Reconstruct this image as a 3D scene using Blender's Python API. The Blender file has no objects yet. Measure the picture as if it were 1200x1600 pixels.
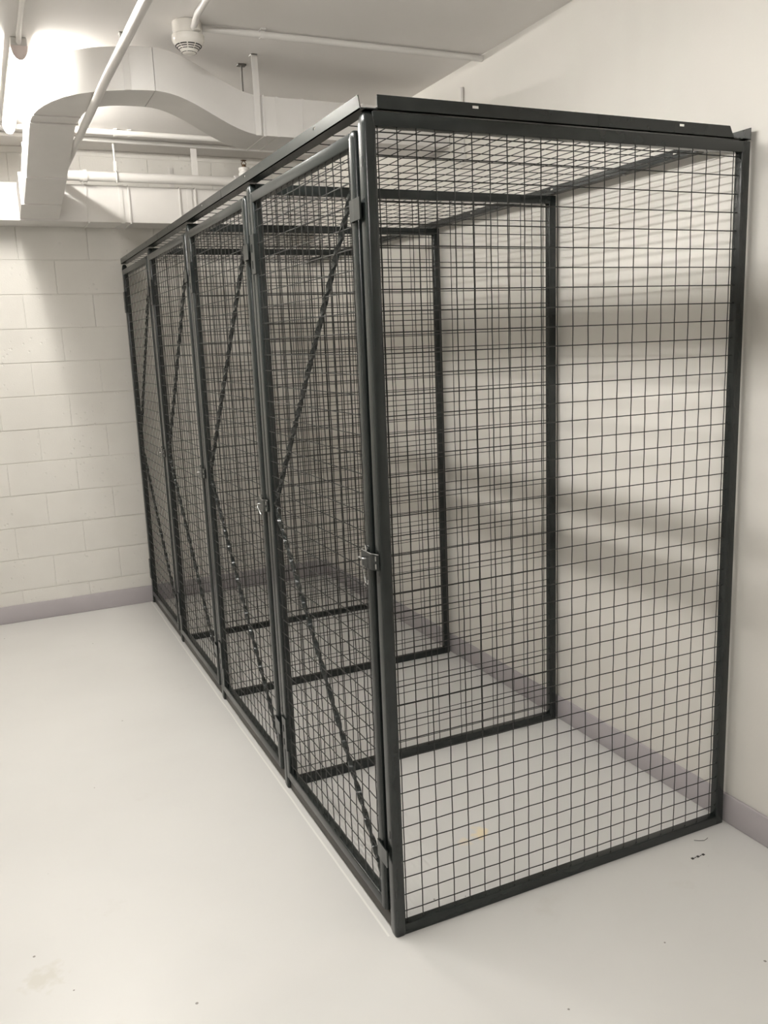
import bpy, bmesh, math, random
from mathutils import Vector, Matrix

sc = bpy.context.scene
COL = sc.collection
random.seed(7)
PI = math.pi

# ------------------------------------------------------------------ camera
CAMPOS = (-0.85950, -1.91567, 1.62012)
CAMR = [[0.905853, -0.421802, -0.038903], [0.116782, 0.160401, 0.980119], [0.407176, 0.892387, -0.194559]]
cd = bpy.data.cameras.new('camera')
cam = bpy.data.objects.new('camera', cd)
COL.objects.link(cam)
rt, up, fw = (Vector(r) for r in CAMR)
m = Matrix.Identity(4)
for i in range(3):
    m[i][0] = rt[i]; m[i][1] = up[i]; m[i][2] = -fw[i]; m[i][3] = CAMPOS[i]
cam.matrix_world = m
cd.sensor_fit = 'AUTO'; cd.sensor_width = 36.0; cd.lens = 30.2166
cd.clip_start = 0.02; cd.clip_end = 50
sc.camera = cam

# ------------------------------------------------------------------ world, exposure
w = bpy.data.worlds.new('world'); sc.world = w; w.use_nodes = True
w.node_tree.nodes['Background'].inputs[0].default_value = (0.9, 0.95, 1, 1)
w.node_tree.nodes['Background'].inputs[1].default_value = 0.0
vs = sc.view_settings
vs.view_transform = 'Standard'; vs.look = 'None'; vs.gamma = 1.0; vs.use_curve_mapping = False
vs.exposure = 0.17
LAMP_LIGHT = 375.0            # strength of the tube of the fixture in view, by the branch duct
LAMP_LIGHT_BESIDE, LAMP_LIGHT_NEAR = 355.0, 255.0      # next in the row: beside the nearest locker, above the camera
LAMP_SPOTS = [(-0.58, 0.36), (-0.58, -2.2)]   # x, y of the next two fixtures of the row, above the frame


# ------------------------------------------------------------------ helpers
def mat(name, col, rough=0.5, metal=0.0, spec=0.5, coat=0.0):
    mt = bpy.data.materials.new(name); mt.use_nodes = True
    b = mt.node_tree.nodes['Principled BSDF']
    b.inputs['Base Color'].default_value = (*col, 1)
    b.inputs['Roughness'].default_value = rough
    b.inputs['Metallic'].default_value = metal
    b.inputs['Specular IOR Level'].default_value = spec
    if coat:
        b.inputs['Coat Weight'].default_value = coat
        b.inputs['Coat Roughness'].default_value = 0.12
    return mt


def N(mt, typ, **kw):
    n = mt.node_tree.nodes.new(typ)
    for k, v in kw.items():
        if k in n.inputs: n.inputs[k].default_value = v
        else: setattr(n, k, v)
    return n


def L(mt, a, ao, b, bi):
    mt.node_tree.links.new(a.outputs[ao], b.inputs[bi])


def wear(mt, c1, c2, scale=6.0, bump=0.0, bscale=60.0, detail=4.0, lo=0.35, hi=0.65, bdist=0.004):
    """mottle the base colour between two near paints and add a fine relief"""
    b = mt.node_tree.nodes['Principled BSDF']
    tc = N(mt, 'ShaderNodeNewGeometry')
    nz = N(mt, 'ShaderNodeTexNoise', Scale=scale, Detail=detail)
    L(mt, tc, 'Position', nz, 'Vector')
    rp = N(mt, 'ShaderNodeValToRGB')
    rp.color_ramp.elements[0].position = lo; rp.color_ramp.elements[0].color = (*c1, 1)
    rp.color_ramp.elements[1].position = hi; rp.color_ramp.elements[1].color = (*c2, 1)
    L(mt, nz, 'Fac', rp, 'Fac'); L(mt, rp, 'Color', b, 'Base Color')
    if bump:
        n2 = N(mt, 'ShaderNodeTexNoise', Scale=bscale, Detail=3.0)
        L(mt, tc, 'Position', n2, 'Vector')
        bp = N(mt, 'ShaderNodeBump', Strength=bump, Distance=bdist)
        L(mt, n2, 'Fac', bp, 'Height'); L(mt, bp, 'Normal', b, 'Normal')
    return tc, rp


class MB:
    def __init__(self): self.bm = bmesh.new()

    def box(self, a, b, bevel=0.0, seg=2, mtx=None):
        x0, y0, z0 = (min(a[i], b[i]) for i in range(3)); x1, y1, z1 = (max(a[i], b[i]) for i in range(3))
        bm = bmesh.new() if bevel else self.bm
        vs_ = [bm.verts.new(p) for p in ((x0, y0, z0), (x1, y0, z0), (x1, y1, z0), (x0, y1, z0),
                                         (x0, y0, z1), (x1, y0, z1), (x1, y1, z1), (x0, y1, z1))]
        for f in ((0, 3, 2, 1), (4, 5, 6, 7), (0, 1, 5, 4), (1, 2, 6, 5), (2, 3, 7, 6), (3, 0, 4, 7)):
            bm.faces.new([vs_[i] for i in f])
        if bevel:
            bmesh.ops.bevel(bm, geom=list(bm.edges), offset=bevel, segments=seg, affect='EDGES', profile=0.5)
            if mtx: bmesh.ops.transform(bm, matrix=mtx, verts=bm.verts)
            me = bpy.data.meshes.new('t'); bm.to_mesh(me); bm.free(); self.bm.from_mesh(me); bpy.data.meshes.remove(me)
        elif mtx:
            bmesh.ops.transform(bm, matrix=mtx, verts=vs_)
        return self

    def tube(self, pts, r, n=8, cap=True, rs=None):
        pts = [Vector(p) for p in pts]; rings = []
        prev = None
        for i, p in enumerate(pts):
            t = (pts[min(i + 1, len(pts) - 1)] - pts[max(i - 1, 0)]).normalized()
            if prev is None:
                u = t.orthogonal().normalized()
            else:
                u = (prev - t * prev.dot(t)).normalized()
            prev = u; v = t.cross(u); rr = rs[i] if rs else r
            rings.append([self.bm.verts.new(p + rr * (math.cos(2 * PI * k / n) * u + math.sin(2 * PI * k / n) * v)) for k in range(n)])
        for a, b in zip(rings, rings[1:]):
            for k in range(n):
                self.bm.faces.new((a[k], a[(k + 1) % n], b[(k + 1) % n], b[k]))
        if cap:
            self.bm.faces.new(rings[0][::-1]); self.bm.faces.new(rings[-1])
        return self

    def lathe(self, c, prof, n=32, axis=None):
        """prof = [(r, z)] revolved about the vertical line through c"""
        c = Vector(c); rings = []
        for r, z in prof:
            if r < 1e-6: rings.append([self.bm.verts.new(c + Vector((0, 0, z)))])
            else: rings.append([self.bm.verts.new(c + Vector((r * math.cos(2 * PI * k / n), r * math.sin(2 * PI * k / n), z))) for k in range(n)])
        for a, b in zip(rings, rings[1:]):
            for k in range(n):
                k2 = (k + 1) % n
                if len(a) == 1 and len(b) == 1: continue
                if len(a) == 1: self.bm.faces.new((a[0], b[k2], b[k]))
                elif len(b) == 1: self.bm.faces.new((a[k], a[k2], b[0]))
                else: self.bm.faces.new((a[k], a[k2], b[k2], b[k]))
        return self

    def loft(self, secs, cap=True):
        rings = [[self.bm.verts.new(p) for p in s] for s in secs]; n = len(rings[0])
        for a, b in zip(rings, rings[1:]):
            for k in range(n):
                self.bm.faces.new((a[k], a[(k + 1) % n], b[(k + 1) % n], b[k]))
        if cap:
            self.bm.faces.new(rings[0][::-1]); self.bm.faces.new(rings[-1])
        return self

    def prism(self, poly, d):
        """closed polygon (3-D points) pushed along vector d"""
        d = Vector(d)
        return self.loft([[Vector(p) for p in poly], [Vector(p) + d for p in poly]])

    def build(self, name, mt, parent=None, smooth=None, kind=None, label=None):
        bmesh.ops.recalc_face_normals(self.bm, faces=self.bm.faces)
        me = bpy.data.meshes.new(name); self.bm.to_mesh(me); self.bm.free()
        me.materials.append(mt)
        if smooth is not None:
            me.shade_smooth()
            me.set_sharp_from_angle(angle=math.radians(smooth))
        o = bpy.data.objects.new(name, me); COL.objects.link(o)
        if parent: o.parent = parent
        if kind: o['kind'] = kind
        if label: o['label'] = label
        return o


def thing(name, label, cat, loc=(0, 0, 0), group=None):
    o = bpy.data.objects.new(name, None); COL.objects.link(o)
    o.location = loc; o.empty_display_size = 0.1
    o['label'] = label; o['category'] = cat
    if group: o['group'] = group
    return o


# ------------------------------------------------------------------ materials
M = {}
M['wall'] = mat('painted_wall', (0.74, 0.715, 0.67), 0.55)
wear(M['wall'], (0.725, 0.70, 0.655), (0.755, 0.73, 0.685), 2.2, 0.12, 90, bdist=0.002)
M['ceiling'] = mat('painted_ceiling', (0.68, 0.655, 0.63), 0.7)
wear(M['ceiling'], (0.80, 0.775, 0.75), (0.83, 0.805, 0.78), 1.6, 0.15, 40, bdist=0.003)
M['white'] = mat('white_gloss_paint', (0.71, 0.69, 0.665), 0.38)
wear(M['white'], (0.695, 0.675, 0.65), (0.725, 0.705, 0.68), 7, 0.08, 30, bdist=0.002)
M['block'] = mat('painted_block', (0.71, 0.69, 0.65), 0.5)
M['base'] = mat('grey_vinyl_base', (0.43, 0.40, 0.415), 0.45)
wear(M['base'], (0.42, 0.39, 0.405), (0.44, 0.41, 0.425), 5)
M['green'] = mat('dark_green_enamel', (0.022, 0.027, 0.026), 0.25, spec=0.5)
wear(M['green'], (0.0125, 0.016, 0.0155), (0.019, 0.0235, 0.0225), 14, 0.05, 60, lo=0.3, hi=0.75, bdist=0.001)
M['wire'] = mat('dark_green_wire', (0.012, 0.0125, 0.0115), 0.34, spec=0.4)
M['sill'] = mat('scuffed_brown_grey_sill', (0.050, 0.046, 0.040), 0.5)
wear(M['sill'], (0.042, 0.040, 0.036), (0.066, 0.058, 0.048), 9)
M['zinc'] = mat('zinc_plate', (0.55, 0.55, 0.54), 0.25, metal=1.0)
M['brass'] = mat('tarnished_bronze', (0.16, 0.10, 0.06), 0.4, metal=0.8)
M['plastic'] = mat('white_plastic', (0.72, 0.69, 0.64), 0.18)
M['black'] = mat('dark_slot', (0.012, 0.011, 0.011), 0.6)
M['steel'] = mat('dull_steel', (0.2, 0.19, 0.18), 0.5, metal=0.6)
def tube_mat(name, strength):
    mt = mat(name, (0.8, 0.8, 0.8), 0.4)
    b = mt.node_tree.nodes['Principled BSDF']
    b.inputs['Emission Color'].default_value = (1.0, 0.975, 0.93, 1); b.inputs['Emission Strength'].default_value = strength
    return mt
M['tube'] = tube_mat('fluorescent_tube', LAMP_LIGHT)
M['tube_beside'] = tube_mat('fluorescent_wrap_beside', LAMP_LIGHT_BESIDE)
M['tube_near'] = tube_mat('fluorescent_wrap_near', LAMP_LIGHT_NEAR)
# clear ribbed acrylic wrap round the tube
M['lens'] = bpy.data.materials.new('clear_acrylic_wrap'); M['lens'].use_nodes = True
mt = M['lens']; mt.node_tree.nodes.remove(mt.node_tree.nodes['Principled BSDF'])
tr = N(mt, 'ShaderNodeBsdfTransparent', Color=(0.93, 0.92, 0.90, 1)); tl = N(mt, 'ShaderNodeBsdfTranslucent', Color=(0.9, 0.88, 0.85, 1))
mx = N(mt, 'ShaderNodeMixShader'); mx.inputs['Fac'].default_value = 0.22
L(mt, tr, 'BSDF', mx, 1); L(mt, tl, 'BSDF', mx, 2); L(mt, mx, 'Shader', mt.node_tree.nodes['Material Output'], 'Surface')
M['endcap'] = mat('lens_end_cap', (0.75, 0.66, 0.63), 0.4)

# block paint: small pits and dirt
def block_paint(mt):
    tc, rp = wear(mt, (0.69, 0.67, 0.63), (0.73, 0.71, 0.67), 4.0)
    b = mt.node_tree.nodes['Principled BSDF']
    vo = N(mt, 'ShaderNodeTexVoronoi', Scale=28.0); L(mt, tc, 'Position', vo, 'Vector')
    nz = N(mt, 'ShaderNodeTexNoise', Scale=5.0, Detail=2.0); L(mt, tc, 'Position', nz, 'Vector')
    r1 = N(mt, 'ShaderNodeMapRange'); r1.inputs['From Min'].default_value = 0.10; r1.inputs['From Max'].default_value = 0.22
    L(mt, vo, 'Distance', r1, 'Value')
    r2 = N(mt, 'ShaderNodeMapRange'); r2.inputs['From Min'].default_value = 0.47; r2.inputs['From Max'].default_value = 0.54
    r2.inputs['To Min'].default_value = 1.0; r2.inputs['To Max'].default_value = 0.0
    L(mt, nz, 'Fac', r2, 'Value')
    mx = N(mt, 'ShaderNodeMath', operation='MAXIMUM'); L(mt, r1, 'Result', mx, 0); L(mt, r2, 'Result', mx, 1)
    fine = N(mt, 'ShaderNodeTexNoise', Scale=150.0, Detail=3.0); L(mt, tc, 'Position', fine, 'Vector')
    ad = N(mt, 'ShaderNodeMath', operation='MULTIPLY_ADD'); L(mt, fine, 'Fac', ad, 0); ad.inputs[1].default_value = 0.35
    L(mt, mx, 'Value', ad, 2)
    bp = N(mt, 'ShaderNodeBump', Strength=0.5, Distance=0.003); L(mt, ad, 'Value', bp, 'Height'); L(mt, bp, 'Normal', b, 'Normal')
block_paint(M['block'])

# floor: light epoxy with scuffs, stains, specks of grit
def floor_paint():
    mt = mat('pale_epoxy_floor', (0.72, 0.715, 0.70), 0.34)
    b = mt.node_tree.nodes['Principled BSDF']
    tc, rp = wear(mt, (0.64, 0.632, 0.612), (0.675, 0.667, 0.647), 1.3, 0.06, 14, lo=0.35, hi=0.6, bdist=0.003)
    # scuffs
    s = N(mt, 'ShaderNodeTexNoise', Scale=3.2, Detail=7.0, Roughness=0.65); L(mt, tc, 'Position', s, 'Vector')
    sr = N(mt, 'ShaderNodeMapRange'); sr.inputs['From Min'].default_value = 0.63; sr.inputs['From Max'].default_value = 0.80
    sr.inputs['To Max'].default_value = 0.35
    L(mt, s, 'Fac', sr, 'Value')
    m1 = N(mt, 'ShaderNodeMix', data_type='RGBA'); L(mt, sr, 'Result', m1, 'Factor'); L(mt, rp, 'Color', m1, 'A')
    m1.inputs['B'].default_value = (0.50, 0.47, 0.41, 1)
    # grit
    v = N(mt, 'ShaderNodeTexVoronoi', Scale=11.0); v.inputs['Randomness'].default_value = 1.0; L(mt, tc, 'Position', v, 'Vector')
    jit = N(mt, 'ShaderNodeMath', operation='MULTIPLY'); jit.inputs[1].default_value = 0.050
    sep = N(mt, 'ShaderNodeSeparateColor'); L(mt, v, 'Color', sep, 'Color')
    pw = N(mt, 'ShaderNodeMath', operation='POWER'); pw.inputs[1].default_value = 3.0
    L(mt, sep, 'Red', pw, 0); L(mt, pw, 'Value', jit, 0)
    lt = N(mt, 'ShaderNodeMath', operation='LESS_THAN'); L(mt, v, 'Distance', lt, 0); L(mt, jit, 'Value', lt, 1)
    ml = N(mt, 'ShaderNodeMath', operation='MULTIPLY'); ml.inputs[1].default_value = 0.75; L(mt, lt, 'Value', ml, 0)
    m2 = N(mt, 'ShaderNodeMix', data_type='RGBA'); L(mt, ml, 'Value', m2, 'Factor'); L(mt, m1, 'Result', m2, 'A')
    m2.inputs['B'].default_value = (0.13, 0.11, 0.09, 1)
    # ochre stain on the floor of the nearest locker, grey smudge in the aisle
    last = m2
    for (cx, cy, r, colr, amt) in ((0.475, 0.335, 0.062, (0.80, 0.69, 0.48), 0.9), (0.40, 0.32, 0.045, (0.78, 0.69, 0.53), 0.6),
                                   (-0.89, 0.30, 0.09, (0.50, 0.47, 0.37), 0.35)):
        dv = N(mt, 'ShaderNodeVectorMath', operation='DISTANCE'); L(mt, tc, 'Position', dv, 0); dv.inputs[1].default_value = (cx, cy, 0)
        nn = N(mt, 'ShaderNodeTexNoise', Scale=30.0, Detail=4.0); L(mt, tc, 'Position', nn, 'Vector')
        aa = N(mt, 'ShaderNodeMath', operation='MULTIPLY_ADD'); L(mt, nn, 'Fac', aa, 0); aa.inputs[1].default_value = r * 1.6
        L(mt, dv, 'Value', aa, 2)
        rr = N(mt, 'ShaderNodeMapRange'); rr.inputs['From Min'].default_value = r * 1.05; rr.inputs['From Max'].default_value = r * 1.45
        rr.inputs['To Min'].default_value = amt; rr.inputs['To Max'].default_value = 0
        L(mt, aa, 'Value', rr, 'Value')
        mm = N(mt, 'ShaderNodeMix', data_type='RGBA'); L(mt, rr, 'Result', mm, 'Factor'); L(mt, last, 'Result', mm, 'A')
        mm.inputs['B'].default_value = (*colr, 1); last = mm
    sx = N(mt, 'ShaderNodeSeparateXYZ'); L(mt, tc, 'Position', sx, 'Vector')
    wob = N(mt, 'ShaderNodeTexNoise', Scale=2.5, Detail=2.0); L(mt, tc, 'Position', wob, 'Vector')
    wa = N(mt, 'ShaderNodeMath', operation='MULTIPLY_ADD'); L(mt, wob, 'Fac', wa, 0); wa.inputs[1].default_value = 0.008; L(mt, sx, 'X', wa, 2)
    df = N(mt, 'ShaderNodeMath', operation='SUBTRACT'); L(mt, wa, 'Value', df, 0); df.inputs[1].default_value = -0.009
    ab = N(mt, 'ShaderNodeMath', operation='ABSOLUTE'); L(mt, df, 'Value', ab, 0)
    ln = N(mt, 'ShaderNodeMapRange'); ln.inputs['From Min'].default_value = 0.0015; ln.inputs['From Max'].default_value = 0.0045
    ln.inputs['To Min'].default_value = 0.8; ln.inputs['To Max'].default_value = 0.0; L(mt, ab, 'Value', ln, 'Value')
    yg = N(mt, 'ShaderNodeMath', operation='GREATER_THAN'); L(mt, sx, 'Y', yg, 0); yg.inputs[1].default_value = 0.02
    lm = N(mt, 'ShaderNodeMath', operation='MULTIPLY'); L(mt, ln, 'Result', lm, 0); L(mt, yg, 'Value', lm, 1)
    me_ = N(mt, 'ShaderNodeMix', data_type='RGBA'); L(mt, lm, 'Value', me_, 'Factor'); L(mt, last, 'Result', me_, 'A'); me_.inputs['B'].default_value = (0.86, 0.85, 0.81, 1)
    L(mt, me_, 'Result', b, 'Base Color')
    return mt
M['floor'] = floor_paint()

# ------------------------------------------------------------------ room
XR, YF, ZC = 1.236, 3.70, 2.80       # right wall, far wall, ceiling
XL, YB = -3.0, -5.6


def struct(o):
    o['kind'] = 'structure'; return o

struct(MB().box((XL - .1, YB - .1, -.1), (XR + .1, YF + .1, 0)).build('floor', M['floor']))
struct(MB().box((XL - .1, YB - .1, ZC), (XR + .1, YF + .1, ZC + .1)).build('ceiling', M['ceiling']))
struct(MB().box((XR, YB - .1, 0), (XR + .1, YF + .1, ZC)).build('wall_right', M['wall']))
struct(MB().box((XL - .1, YB - .1, 0), (XL, YF + .1, ZC)).build('wall_left', M['wall']))
struct(MB().box((XL, YB - .1, 0), (XR, YB, ZC)).build('wall_back', M['wall']))
wf = struct(MB().box((XL, YF + .004, 0), (XR, YF + .1, ZC)).build('wall_far', M['block']))

# concrete blocks of the far wall: running bond, struck joints under the paint
bcache = {}
def block(x0, x1, z0, z1):
    g, h = 0.0028, 0.0012
    key = (round(x1 - x0, 3), round(z1 - z0, 3))
    if key not in bcache:
        o = MB().box((h, 0, g), (x1 - x0 - h, .02, z1 - z0 - g), 0.0014, 1).build('block', M['block'])
        bcache[key] = o
    else:
        o = bcache[key].copy(); COL.objects.link(o)
    o.parent = wf; o.location = (x0, YF + random.uniform(-.0006, .0006), z0)

CH, BL = 0.1976, 0.395
zs = [0.0] + [0.39 + CH * k for k in range(-1, 13)] + [ZC]
for i, (z0, z1) in enumerate(zip(zs, zs[1:])):
    if z1 - z0 < 0.02: continue
    k = i - 9                               # course z 1.97..2.17 has joints at x = -0.183 + n BL
    off = -0.183 if k % 2 == 0 else -0.383
    xs = [XL]
    n = math.ceil((XL - off) / BL + 1e-6)
    while off + n * BL < XR - 0.01:
        if off + n * BL > XL + 0.01: xs.append(off + n * BL)
        n += 1
    xs.append(XR)
    for a, c in zip(xs, xs[1:]): block(a, c, z0, z1)

BH = 0.100
def base(name, a, c):
    return struct(MB().box(a, c, 0.004, 2).build(name, M['base'], smooth=40))
base('baseboard_right', (XR - .013, YB, 0), (XR, YF - .013, BH))
base('baseboard_far', (XL, YF - .013, 0), (XR, YF, BH + .01))
base('baseboard_left', (XL, YB, 0), (XL + .013, YF - .013, BH))

# ------------------------------------------------------------------ lockers
IN = 0.0254
W, H = 1.2132, 2.1403
FW, FD = 0.0315, 0.034                 # frame bar: width in the panel, depth
YK = [0.0, 0.9266, 1.857, 2.7736, 3.6592]
P2 = 2 * IN
WR = 0.0015
DY0, DY1 = 0.054, 0.915                # door leaf from/to, measured from the bay's near face
DZ0, DZ1 = 0.055, 2.106
DF = 0.033


def weave(us, vs_, u0, u1, v0, v1, fn, r=WR, n=6):
    """crimped wire mesh; fn(u, v, d) gives the point, d being the offset out of the plane"""
    mb = MB(); a = r * 0.45
    for i, u in enumerate(us):
        pts = [fn(u, v0, 0)]
        for j, v in enumerate(vs_):
            s = 1 if (i + j) % 2 else -1
            pts += [fn(u, v, -a * s)]
        pts.append(fn(u, v1, 0)); mb.tube(pts, r, n, cap=False)
    for j, v in enumerate(vs_):
        pts = [fn(u0, v, 0)]
        for i, u in enumerate(us):
            s = 1 if (i + j) % 2 else -1
            pts += [fn(u, v, a * s)]
        pts.append(fn(u1, v, 0)); mb.tube(pts, r, n, cap=False)
    return mb


def bar(mb, a, c, r=0.006):
    mb.box(a, c, r, 3)


def post_bar(mb, x0, x1, y0, y1, z0, z1, r, taper=0.0, inset=0.0, foot=0.0):
    def ring(z, d):
        out = []
        for cx, cy, a0 in ((x1 - r, y1 - r, 0), (x0 + r, y1 - r, 90), (x0 + r, y0 + r, 180), (x1 - r, y0 + r, 270)):
            for i in range(5):
                t = math.radians(a0 + 22.5 * i)
                px, py = cx + r * math.cos(t), cy + r * math.sin(t)
                mx, my = (x0 + x1) / 2, (y0 + y1) / 2
                out.append(Vector((mx + (px - mx) * (1 - d), my + (py - my) * (1 - d), z)))
        return out
    zs_ = [(z0, foot)] + ([(z0 + .012, 0)] if foot else []) + [(z1 - taper, 0), (z1 - taper * .35, inset * .35), (z1, inset)]
    mb.loft([ring(z, d) for z, d in zs_])


def side_panel(y, parent, name):
    mb = MB()
    # front post: round-shouldered tube with mitred top
    post_bar(mb, 0, FW + .003, y, y + FD + .003, 0, H - .001, 0.009, .026, .55, .15)
    bar(mb, (W - FW, y + .003, 0), (W, y + FD - .004, H), 0.003)
    bar(mb, (FW - .006, y + .003, 0), (W - FW + .006, y + FD - .004, FW), 0.003)
    bar(mb, (FW - .006, y + .003, H - FW), (W - FW + .006, y + FD - .004, H), 0.003)
    f = mb.build(name, M['green'], parent, smooth=50)
    us = [0.0421 + P2 * k for k in range(23)]
    vs_ = [0.0658 + P2 * k for k in range(41)]
    weave(us, vs_, FW - .004, W - FW + .004, FW - .004, H - FW + .004,
          lambda u, v, d: (u, y + .014 - d, v)).build('wire_mesh', M['wire'], f, smooth=60, kind='stuff')
    # screw slots punched in the post
    for z in (0.30, 1.035, 2.02):
        MB().box((-.0006, y + .010, z), (.003, y + .014, z + .022)).build('post_slot', M['black'], f)
    return f


def ribbon(p0, p1, wd, th, half_turn, mb):
    """flat bar twisted about its length"""
    p0, p1 = Vector(p0), Vector(p1); t = (p1 - p0); ln = t.length; t.normalize()
    u0 = Vector((1, 0, 0)); v0 = t.cross(u0).normalized()
    n = max(8, int(ln / half_turn * 6)); secs = []
    for i in range(n + 1):
        s = i / n; a = PI * s * ln / half_turn
        u = u0 * math.cos(a) + v0 * math.sin(a); v = -u0 * math.sin(a) + v0 * math.cos(a)
        c = p0 + t * ln * s
        secs.append([c + u * th / 2 + v * wd / 2, c - u * th / 2 + v * wd / 2, c - u * th / 2 - v * wd / 2, c + u * th / 2 - v * wd / 2])
    mb.loft(secs)


def slotted(mb, fn, u0, u1, v0, v1, slots, th):
    """thin plate in u,v (fn maps u,v,d to a point) with rectangular slots (ua,ub,va,vb)"""
    def bx(ua, ub, va, vb):
        if ub - ua < 1e-5 or vb - va < 1e-5: return
        mb.loft([[Vector(fn(ua, va, d)), Vector(fn(ub, va, d)), Vector(fn(ub, vb, d)), Vector(fn(ua, vb, d))] for d in (0, th)])
    cur = u0
    for (ua, ub, va, vb) in slots:
        bx(cur, ua, v0, v1); bx(ua, ub, v0, va); bx(ua, ub, vb, v1); cur = ub
    bx(cur, u1, v0, v1)


def door(y, parent, k):
    a, c = y + DY0, min(y + DY1, YK[k + 1] - .012)
    X0, X1 = -0.004, 0.024
    mb = MB()
    post_bar(mb, X0, X1, a, a + DF, DZ0, DZ1 + .003, 0.010, .016, .45)
    bar(mb, (X0, c - DF, DZ0), (X1, c, DZ1), 0.005)
    bar(mb, (X0, a + DF - .010, DZ0), (X1, c - DF + .006, DZ0 + DF), 0.004)
    bar(mb, (X0, a + DF - .010, DZ1 - DF), (X1, c - DF + .006, DZ1), 0.004)
    d = mb.build('door', M['green'], parent, smooth=50)
    n = 16
    us = [a + DF + 0.016 + P2 * i for i in range(n) if a + DF + 0.016 + P2 * i < c - DF]
    vs_ = [DZ0 + DF + 0.030 + P2 * i for i in range(39)]
    vs_ = [v for v in vs_ if v < DZ1 - DF - .004]
    weave(us, vs_, a + DF - .003, c - DF + .003, DZ0 + DF - .003, DZ1 - DF + .003,
          lambda u, v, dd: (0.0045 - dd, u, v)).build('wire_mesh', M['wire'], d, smooth=60, kind='stuff')
    # two twisted flat bars meeting at the hinge stile
    for (p0, p1) in (((.0095, a + DF + .001, 1.995), (.0095, c - DF - .004, 1.090)), ((.0095, c - DF - .004, 1.070), (.0095, a + DF - .002, 0.130))):
        mb = MB(); ribbon(p0, p1, 0.0150, 0.0085, 0.078, mb)
        mb.build('twisted_brace', M['green'], d, smooth=35)
    # folded stop tabs on the latch stile, top and bottom
    for z in (1.928, 0.240):
        pl = [(-.0045, a + .028), (-.0082, a + .028), (-.0112, a - .005), (-.0128, a - .043), (-.0096, a - .043), (-.0078, a - .004)]
        mb = MB(); mb.prism([(px, py, z - .025) for px, py in pl], (0, 0, .050))
        mb.build('stop_tab', M['green'], d)
    # slotted wrap hinges on the far stile
    for z in (1.915, 0.235):
        mb = MB()
        slotted(mb, lambda u, v, dd: (-.0045 - dd, v, u), z - .062, z + .062, c - .034, c + .010,
                [(z - .046, z - .020, c - .014, c - .004), (z + .006, z + .032, c - .014, c - .004)], .004)
        mb.box((-.0085, c + .006, z - .062), (.012, c + .010, z + .062))
        mb.box((-.0085, c - .036, z - .062), (.006, c - .0335, z + .062))
        h = mb.build('hinge', M['green'], d)
        for za in (z - .046, z + .006): MB().box((-.0047, c - .014, za), (-.0042, c - .004, za + .026)).build('hinge_slot', M['black'], d)
    # hasp
    z = 1.072
    mb = MB()
    pl = [(-.0140, a + .037), (-.0150, a - .026), (-.0135, a - .033), (-.0035, a - .050), (-.0010, a - .048), (-.0105, a - .031), (-.0118, a - .025), (-.0108, a + .037)]
    mb.prism([(px, py, z - .021) for px, py in pl], (0, 0, .042))
    mb.box((-.0112, a + .004, z - .006), (-.004, a + .016, z + .006))
    mb.build('latch_plate', M['green'], d)
    mb = MB(); mb.tube([(-.0145 - .011 * math.sin(t), a + .014 - .009 * math.cos(t), z + .003) for t in [PI * i / 8 for i in range(9)]], .0019, 6)
    mb.tube([(-.0085, a - .0425, z - .017), (-.0085, a - .0425, z - .003)], .0018, 6)
    mb.tube([(-.0085, a - .0425, z + .004), (-.0085, a - .0425, z + .017)], .0018, 6)
    mb.tube([(-.0135, a + .037, z + .0212), (-.0145, a - .026, z + .0212), (-.0040, a - .050, z + .0212)], .0010, 5)
    mb.build('latch_staple', M['zinc'], d, smooth=50)
    mb = MB(); mb.tube([(-.006, a + .030, z - .004), (-.0140, a + .056, z - .004)], .0026, 8).build('latch_pin', M['zinc'], d, smooth=50)
    mb = MB()
    mb.tube([(-.006, a + .024, z + .031), (-.0135, a + .002, z + .024)], .0026, 6)
    mb.build('latch_tab', M['zinc'], d, smooth=50)
    if k in (0, 1):
        ln = .058 if k == 0 else .030
        mb = MB(); mb.tube([(-.022, a + .016, z + .004), (-.023, a + .015, z - .010), (-.021, a + .008, z - .035 * ln / .058), (-.019, a + .002, z - ln),
                            (-.017, a - .006, z - ln - .006), (-.019, a - .012, z - ln + .008)], .0014, 5)
        if k == 0: mb.tube([(-.019, a + .002, z - ln), (-.021, a + .008, z - ln - .012), (-.017, a + .004, z - ln - .014)], .0014, 5)
        mb.build('tie_wire', M['zinc'], d, smooth=50)
    return d


LBL = ['nearest dark green wire mesh locker, its wide end panel facing the camera',
       'second dark green mesh locker from the camera, behind the nearest one',
       'third dark green mesh locker from the camera, next to the farthest one',
       'farthest dark green mesh locker, its door reaching the white block wall']
for k in range(4):
    y, y1 = YK[k], YK[k + 1]
    lk = thing('storage_locker', LBL[k], 'locker', (0, 0, 0), 'wire mesh storage lockers in one row')
    side_panel(y, lk, 'end_panel' if k == 0 else 'partition_panel')
    door(y, lk, k)
    MB().box((.010, y + FD, 0), (.036, y1, .042), 0.003, 2).build('sill', M['sill'], lk, smooth=40)
    if k == 3:
        mb = MB()
        post_bar(mb, 0, FW, y1, y1 + FD - .006, 0, H - .001, 0.007, .026, .55)
        mb.box((-.002, y1 + .002, .0), (.05, y1 + FD - .006, .006))
        mb.build('end_post', M['green'], lk, smooth=50)

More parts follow.
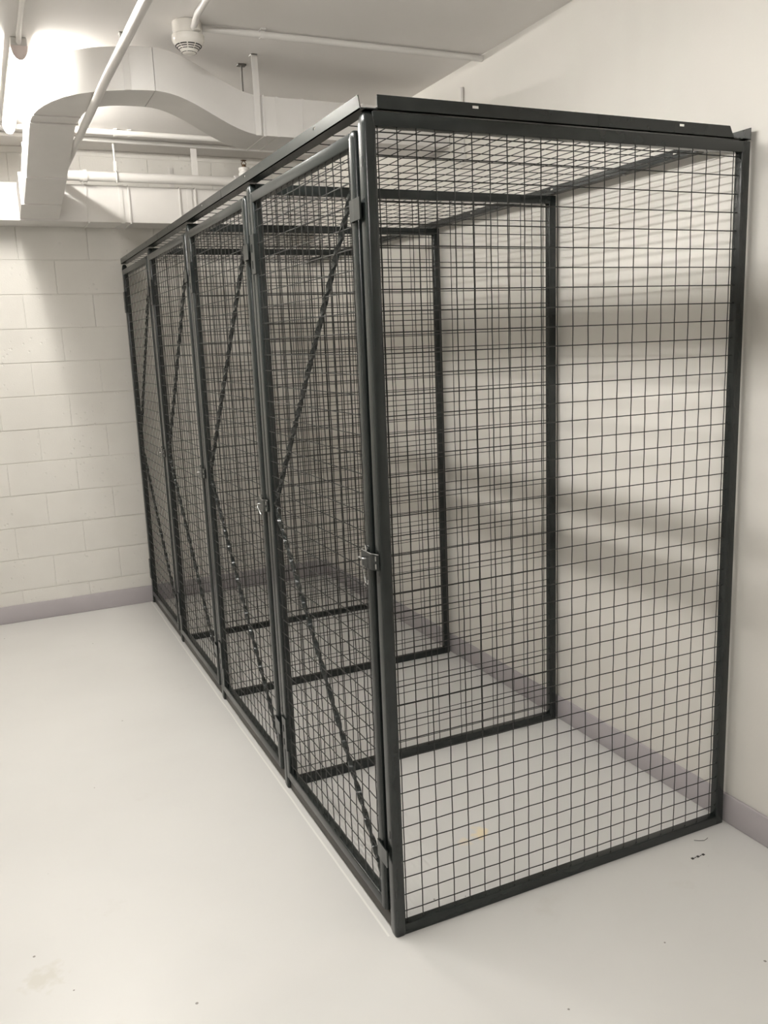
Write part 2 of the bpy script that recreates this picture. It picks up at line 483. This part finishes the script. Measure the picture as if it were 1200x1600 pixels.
# roof: mesh lying on the panels, edged with slotted steel angle
rf = thing('locker_roof', 'flat wire mesh roof with upstanding slotted steel edges over the row of lockers', 'roof', (0, 0, 0))
Z0 = H + .0035
us = [0.040 + P2 * k for k in range(23)]
vs_ = [0.078 + 4.06 * IN * k for k in range(36) if 0.078 + 4.06 * IN * k < YK[4] - .01]
weave(us, vs_, .004, W - .004, .006, YK[4] + .02, lambda u, v, d: (u, v, Z0 + .0045 + d), r=.00138).build('wire_mesh', M['wire'], rf, smooth=60, kind='stuff')
AH = 0.0325; AT = 0.0025
def slots_from(u0, u1, first, step, v):
    out = []; u = first
    while u < u1 - .03:
        if u > u0 + .03: out.append((u - .009, u + .009, v, v + .0065))
        u += step
    return out
# front angle: upright on the end panel, clipped at both ends
mb = MB()
slotted(mb, lambda u, v, d: (u, .004 + d, v), .040, 1.127, Z0, Z0 + AH, slots_from(.04, 1.12, .303, .654, Z0 + AH - .0125), AT)
mb.prism([(1.127, .004, Z0), (1.150, .004, Z0), (1.133, .004, Z0 + AH), (1.127, .004, Z0 + AH)], (0, AT, 0))
mb.box((.010, .004, Z0), (1.205, .034, Z0 + AT))
mb.build('roof_angle', M['green'], rf)
# aisle side: three lengths with butt joints
ys = [.004, 1.262, 2.482, YK[4] + .026]
for j, (a, c) in enumerate(zip(ys, ys[1:])):
    mb = MB(); g = .002
    a2 = a + (.020 if j == 0 else g)
    slotted(mb, lambda u, v, d: (-.002 + d, u, v), a2, c - g, Z0, Z0 + AH, slots_from(a2, c, a + .30, .654, Z0 + AH - .0125), AT)
    if j == 0: mb.prism([(-.002, a2, Z0), (-.002, .008, Z0), (-.002, a2 - .004, Z0 + AH), (-.002, a2, Z0 + AH)], (AT, 0, 0))
    mb.box((-.002, a + g, Z0), (.034, c - g, Z0 + AT))
    mb.build('roof_angle', M['green'], rf)
    # wall side
    mb = MB()
    a3 = a + (.0 if j == 0 else g)
    slotted(mb, lambda u, v, d: (W + .001 - d, u, v), a3, c - g, Z0, Z0 + AH, slots_from(a3, c, a + .30, .654, Z0 + AH - .0125), AT)
    mb.box((W - .031, a3, Z0), (W + .001, c - g, Z0 + AT))
    mb.build('roof_angle', M['green'], rf)
for y in (.10, .155, .52, 1.10, 1.75, 2.30, 2.95):
    MB().lathe((W - .018, y, Z0 - .006), [(0, 0), (.0065, 0), (.0065, .0055), (0, .0055)], 6).build('bolt', M['steel'], rf)

# ------------------------------------------------------------------ ducts
wd = thing('wall_duct', 'long white rectangular duct fixed along the top of the block wall', 'duct', (0, 0, 0))
MX = [-2.98, -1.4, -.79, -.19, .045, .34, .435, XR - .004]
for a, c in zip(MX, MX[1:]):
    MB().box((a + .0008, 3.462, 2.357), (c - .0008, YF - .002, 2.560), 0.002, 1).build('duct_section', M['white'], wd)
for x in MX[1:-1]:
    MB().box((x - .004, 3.455, 2.350), (x + .004, YF - .004, 2.565)).build('duct_seam', M['white'], wd)
for x, wdt in ((.0, .022), (.40, .030)):
    MB().box((x - wdt / 2, 3.4585, 2.3525), (x + wdt / 2, YF - .003, 2.5635)).build('duct_strap', M['white'], wd)

bd = thing('branch_duct', 'white ceiling duct that jogs up, bends and drops into the wall duct', 'duct', (0, 0, 0))
DH = 0.155
def sect(o, i, zb, zo=0.0):
    """o = outer/front plan point, i = inner/back plan point"""
    return [(o[0], o[1], zb), (o[0], o[1], zb + DH + zo), (i[0], i[1], zb + DH + zo), (i[0], i[1], zb)]
def smooth01(t): return t * t * (3 - 2 * t)
ZL, ZH = 2.488, 2.598
secs = [sect((x, 1.778), (x, 2.04), ZL) for x in (XR - .003, .80)]
MB().loft(secs).build('straight_section', M['white'], bd)
secs = [sect((x, 1.778), (x, 2.04), ZL) for x in (.797, .345)]
MB().loft(secs).build('straight_section', M['white'], bd)
secs = []
for i in range(17):
    t = i / 16; x = .342 - t * .462; s = smooth01(t)
    secs.append(sect((x, 1.778 - .118 * s), (x, 2.04 - .14 * s), ZL + (ZH - ZL) * s))
MB().loft(secs).build('offset_section', M['white'], bd, smooth=40)
outer = [(-.122, 1.660), (-.175, 1.667), (-.225, 1.682), (-.285, 1.708), (-.335, 1.736), (-.392, 1.786), (-.440, 1.847), (-.477, 1.918), (-.503, 1.990), (-.521, 2.060), (-.533, 2.130), (-.538, 2.20), (-.540, 2.262)]
inner = [(-.122, 1.900), (-.160, 1.900), (-.200, 1.903), (-.232, 1.911), (-.262, 1.924), (-.290, 1.944), (-.309, 1.968), (-.323, 1.998), (-.334, 2.032), (-.342, 2.075), (-.347, 2.130), (-.350, 2.19), (-.352, 2.250)]
MB().loft([sect(o, i, ZH) for o, i in zip(outer, inner)]).build('elbow_section', M['white'], bd, smooth=35)
def zdrop(y): return ZH - .217 * max(0, y - 2.30) if y < 3.0 else ZH - .217 * .70 - .16 * (y - 3.0)
MB().loft([sect((-.540, y), (-.352, y), zdrop(y)) for y in (2.264, 2.30, 2.50, 2.70, 2.848)]).build('drop_section', M['white'], bd)
MB().loft([sect((-.541, y), (-.352, y), zdrop(y)) for y, t in ((2.851, 0), (3.0, .3), (3.22, .8))]).build('drop_section', M['white'], bd)
MB().loft([sect((-.556, y), (-.352, y), zdrop(y) - .004, .008) for y, t in ((3.222, 0), (3.459, 1))]).build('collar', M['white'], bd)
def flange(o, i, zb, n, g=.006, d=.006):
    n = Vector((n[0], n[1], 0)).normalized() * d
    o, i = Vector((*o, 0)), Vector((*i, 0)); e = (o - i).normalized() * g
    o2, i2 = o + e, i - e
    q = [Vector((o2.x, o2.y, zb - g)), Vector((o2.x, o2.y, zb + DH + g)), Vector((i2.x, i2.y, zb + DH + g)), Vector((i2.x, i2.y, zb - g))]
    MB().loft([[p - n for p in q], [p + n for p in q]]).build('flange', M['white'], bd)
flange((.345, 1.778), (.345, 2.04), ZL, (1, 0), .004, .004)
flange((-.540, 2.263), (-.352, 2.250), ZH, (0, 1), .006, .004)
flange((-.534, 2.140), (-.353, 2.130), ZH, (0, 1), .005, .003)
flange((-.540, 2.85), (-.353, 2.85), zdrop(2.85), (0, 1), .005, .003)
flange((.405, 1.778), (.405, 2.04), ZL, (1, 0), .002, .006)
flange((.52, 1.778), (.52, 2.04), ZL, (1, 0), .002, .003)
flange((.80, 1.778), (.80, 2.04), ZL, (1, 0), .004, .004)
# hanger straps and rod from the ceiling
def strap(x, yf, wdt, zb, zt=ZC): MB().box((x - wdt / 2, yf - .003, zb), (x + wdt / 2, yf, zt)).box((x - wdt / 2, yf - .003, zt - .003), (x + wdt / 2, yf + .03, zt)).build('hanger_strap', M['white'], bd)
strap(.316, 1.770, .026, ZL - .002)
strap(-.222, 1.678, .026, ZH)
mb = MB().tube([(.303, 1.915, ZC - .002), (.303, 1.915, ZL + DH - .01)], .004, 8).box((.285, 1.90, ZC - .006), (.321, 1.93, ZC))
mb.build('hanger_rod', M['steel'], bd)

# ------------------------------------------------------------------ pipes and conduit
sp = thing('sprinkler_pipe', 'white pipe with an upright sprinkler head running along the wall duct', 'pipe', (0, 0, 0))
PY, PZ, PR = 3.405, 2.597, 0.0275
MB().tube([(-.335, PY, PZ), (XR - .003, PY, PZ)], PR, 20).build('pipe', M['white'], sp, smooth=40)
mb = MB().tube([(-.205, PY, PZ), (-.185, PY, PZ)], .034, 20); mb.tube([(-.225, PY, PZ), (-.205, PY, PZ)], .031, 20)
mb.build('coupling', M['white'], sp, smooth=40)
mb = MB().tube([(.665, PY, PZ), (.675, PY, PZ), (.785, PY, PZ), (.795, PY, PZ)], .036, 20)
mb.lathe((.73, PY, PZ), [(.034, 0), (.034, .052), (.030, .056), (.030, .066), (.033, .068), (.033, .082), (0, .082)], 20)
mb.build('tee', M['white'], sp, smooth=40)
mb = MB().lathe((.73, PY, PZ + .082), [(.014, 0), (.014, .010), (.009, .013), (.009, .020), (0, .020)], 12)
mb.tube([(.72, PY, PZ + .095), (.716, PY, PZ + .108), (.727, PY, PZ + .122)], .0025, 6)
mb.tube([(.74, PY, PZ + .095), (.744, PY, PZ + .108), (.733, PY, PZ + .122)], .0025, 6)
mb.lathe((.73, PY, PZ + .120), [(0, 0), (.008, 0), (.018, .004), (.018, .0055), (.004, .007), (0, .007)], 16)
mb.build('sprinkler_head', M['brass'], sp, smooth=40, label='bronze upright sprinkler head')
mb = MB().tube([(-.026, PY, ZC), (-.024, PY, PZ + .055)], .006, 8).box((-.034, PY - .012, PZ + .03), (-.014, PY + .012, PZ + .085), .003, 1)
mb.tube([(-.024, PY + (PR + .004) * math.sin(2 * PI * i / 16), PZ + (PR + .004) * math.cos(2 * PI * i / 16)) for i in range(17)], .005, 6)
mb.build('pipe_hanger', M['white'], sp, smooth=40)
MB().box((.412, PY - .002, PZ + PR - .004), (.448, PY + .002, ZC)).build('hanger_strap', M['white'], sp)
MB().box((.332, YF - .006, 2.562), (.362, YF - .001, 2.715)).box((.342, YF - .009, 2.562), (.350, YF - .005, 2.715)).build('wall_strap', M['white'], sp)

op = thing('overhead_pipe', 'straight white pipe crossing below the ceiling, in front of the branch duct', 'pipe', (0, 0, 0))
MB().tube([(-.322, YB + .002, 2.572), (-.323, .70, 2.572), (-.332, 1.45, 2.571), (-.332, PY - .055, 2.570)], .0160, 18).build('pipe', M['white'], op, smooth=40)
MB().tube([(-.332, PY - .075, 2.570), (-.332, PY - .034, 2.570)], .0195, 18).build('coupling', M['white'], op, smooth=40)
for y in (-2.2, -.6): MB().tube([(-.332, y, 2.58), (-.332, y, ZC)], .005, 8).build('hanger_rod', M['white'], op, smooth=40)


def conduit(label, pts, r, clips, clip_axis, name='conduit', nrm=(0, 0, 1)):
    c = thing(name, label, 'conduit', (0, 0, 0))
    MB().tube(pts, r, 12).build('tube', M['white'], c, smooth=40)
    for p in clips:
        p = Vector(p)
        if clip_axis == 'x': mb = MB().tube([p - Vector((.009, 0, 0)), p + Vector((.009, 0, 0))], r + .003, 12).box((p.x - .009, p.y - r - .016, ZC - .004), (p.x + .009, p.y + r + .016, ZC))
        else: mb = MB().tube([p - Vector((0, .009, 0)), p + Vector((0, .009, 0))], r + .003, 12).box((p.x - r - .016, p.y - .009, ZC - .004), (p.x + r + .016, p.y + .009, ZC))
        mb.build('clip', M['white'], c, smooth=40)
    return c

ZK = ZC - .016
conduit('white conduit on the ceiling from the smoke detector to the right wall', [(.035, 1.50, ZK), (XR - .002, 1.485, ZK)], .0125, [(.265, 1.497, ZK)], 'x')
conduit('white conduit running along the ceiling towards the camera from the smoke detector', [(-.008, 1.468, ZK - .022), (-.008, 1.43, ZK - .010), (-.012, 1.37, ZK), (-.030, YB + .002, ZK)], .0115, [], 'y')
conduit('clipped white conduit on the far ceiling, passing just behind the bend of the branch duct', [(-.62, 3.165, ZK), (XR - .002, 3.200, ZK)], .015, [(-.045, 3.183, ZK), (.03, 3.185, ZK)], 'x')
conduit('thin white conduit on the ceiling closest to the block wall', [(-1.4, 3.335, ZK), (XR - .002, 3.40, ZK)], .012, [], 'x')
conduit('white conduit feeding the end of the fluorescent light', [(-.581, 1.844, ZC - .018), (-.581, 1.820, ZC - .018), (-.584, 1.76, ZK), (-.588, .985, ZK)], .010, [], 'y')
cs = thing('wall_conduit', 'short vertical conduit stub on the right wall above the roof edge', 'conduit', (0, 0, 0))
MB().tube([(XR - .008, 1.648, 2.40), (XR - .008, 1.648, 2.712)], .008, 10).build('tube', M['white'], cs, smooth=40)
MB().box((XR - .018, 1.630, 2.39), (XR - .001, 1.666, 2.43), .002, 1).build('box_cover', M['white'], cs)

# smoke detector
sd = thing('smoke_detector', 'round white smoke detector on a ceiling box where two conduits meet', 'detector', (0, 0, 0))
DX, DYY = -.018, 1.505
MB().lathe((DX, DYY, ZC - .046), [(0, 0), (.052, 0), (.054, .002), (.054, .044), (.051, .046), (0, .046)], 36).build('mounting_box', M['plastic'], sd, smooth=40)
prof = [(0, -.052), (.016, -.0515), (.024, -.049), (.0285, -.043), (.036, -.034), (.044, -.026), (.054, -.016), (.0585, -.007), (.0595, 0), (.0595, .010), (.0565, .012), (0, .012)]
MB().lathe((DX, DYY, ZC - .058), prof, 36).build('dome', M['plastic'], sd, smooth=50)
mb = MB()
for (r, z, sw) in ((.0465, -.0238, .0042), (.0405, -.0297, .0034), (.0347, -.0356, .0030), (.0262, -.0466, .0020)):
    nseg = 10 if r > .03 else 6
    for k in range(nseg):
        a0 = 2 * PI * k / nseg + .05; a1 = 2 * PI * (k + 1) / nseg - .05
        pts = [(DX + r * math.cos(a0 + (a1 - a0) * i / 5), DYY + r * math.sin(a0 + (a1 - a0) * i / 5), ZC - .058 + z) for i in range(6)]
        mb.tube(pts, sw * .5, 6)
mb.build('vent_slots', M['black'], sd, kind='stuff')
MB().lathe((DX + .02, DYY - .052, ZC - .042), [(0, 0), (.016, 0), (.016, .036), (0, .036)], 14).build('conduit_hub', M['plastic'], sd, smooth=40)

# ------------------------------------------------------------------ lamps
def lamp(x, y0, y1, label, tubemat, hw=.030, bh=.030, dp=.050, clear=True):
    lp = thing('fluorescent_light', label, 'light', (0, 0, 0))
    zt = ZC; tz = .053
    MB().box((x - hw, y0, zt - bh), (x + hw, y1, zt - .001), .003, 1).build('housing', M['white'], lp)
    if clear:
        n = 9
        prof = [(hw * math.cos(PI + PI * i / n), -(bh + .001) + dp * math.sin(PI + PI * i / n)) for i in range(n + 1)]
        MB().loft([[Vector((x + px, yy, zt + pz)) for px, pz in prof] for yy in (y0 + .012, y1 - .012)]).build('lens', M['lens'], lp, smooth=60)
        for yy in (y0, y1 - .010):
            MB().prism([(x + px * 1.02, yy, zt + pz * 1.02 + .001) for px, pz in prof], (0, .010, 0)).build('end_cap', M['endcap'], lp)
    else:                                   # open fixture: bare tube, white side shields added to cut its sideways light
        tz = bh + .0585
        for sgn in (-1, 1):
            MB().box((x + sgn * hw, y0, zt - tz - .0040), (x + sgn * (hw - .0012), y1, zt - bh + .004)).build('side_shield', M['white'], lp)
        for yy in (y0, y1 - .010):
            MB().box((x - hw, yy, zt - tz - .0135), (x + hw, yy + .010, zt - bh + .004)).build('end_cap', M['endcap'], lp)
    MB().tube([(x, y0 + .012, zt - tz), (x, y1 - .012, zt - tz)], .0125, 16).build('tube', tubemat, lp, smooth=60)
    return lp
lamp(-.581, 1.845, 3.065, 'glowing fluorescent strip light on the ceiling left of the branch duct', M['tube'])
for i, (x, y) in enumerate(LAMP_SPOTS):
    lamp(x, y - .61, y + .61, ('middle fluorescent strip light of the row, above the frame beside the nearest locker', 'last fluorescent strip light of the row, on the ceiling behind the camera')[i], M[('tube_beside', 'tube_near')[i]], .030, .014, 0, False)

# ------------------------------------------------------------------ bits on the floor
mb = MB().tube([(1.055, -.030, .0015), (1.066, -.040, .0018), (1.082, -.047, .002), (1.094, -.046, .004), (1.103, -.040, .0015)], .0008, 5)
o = mb.build('wire_clipping', M['black']); o['label'] = 'tiny curled dark clipping on the floor before the right end of the end panel'; o['category'] = 'debris'
mb = MB()
for i in range(5):
    x = .975 + .011 * i; mb.box((x, -.105 + .003 * (i % 2), 0), (x + .008, -.101 + .003 * ((i + 1) % 2), .0018))
o = mb.build('paint_flake', M['black']); o['label'] = 'row of tiny dark flakes on the floor in front of the end panel'; o['category'] = 'debris'
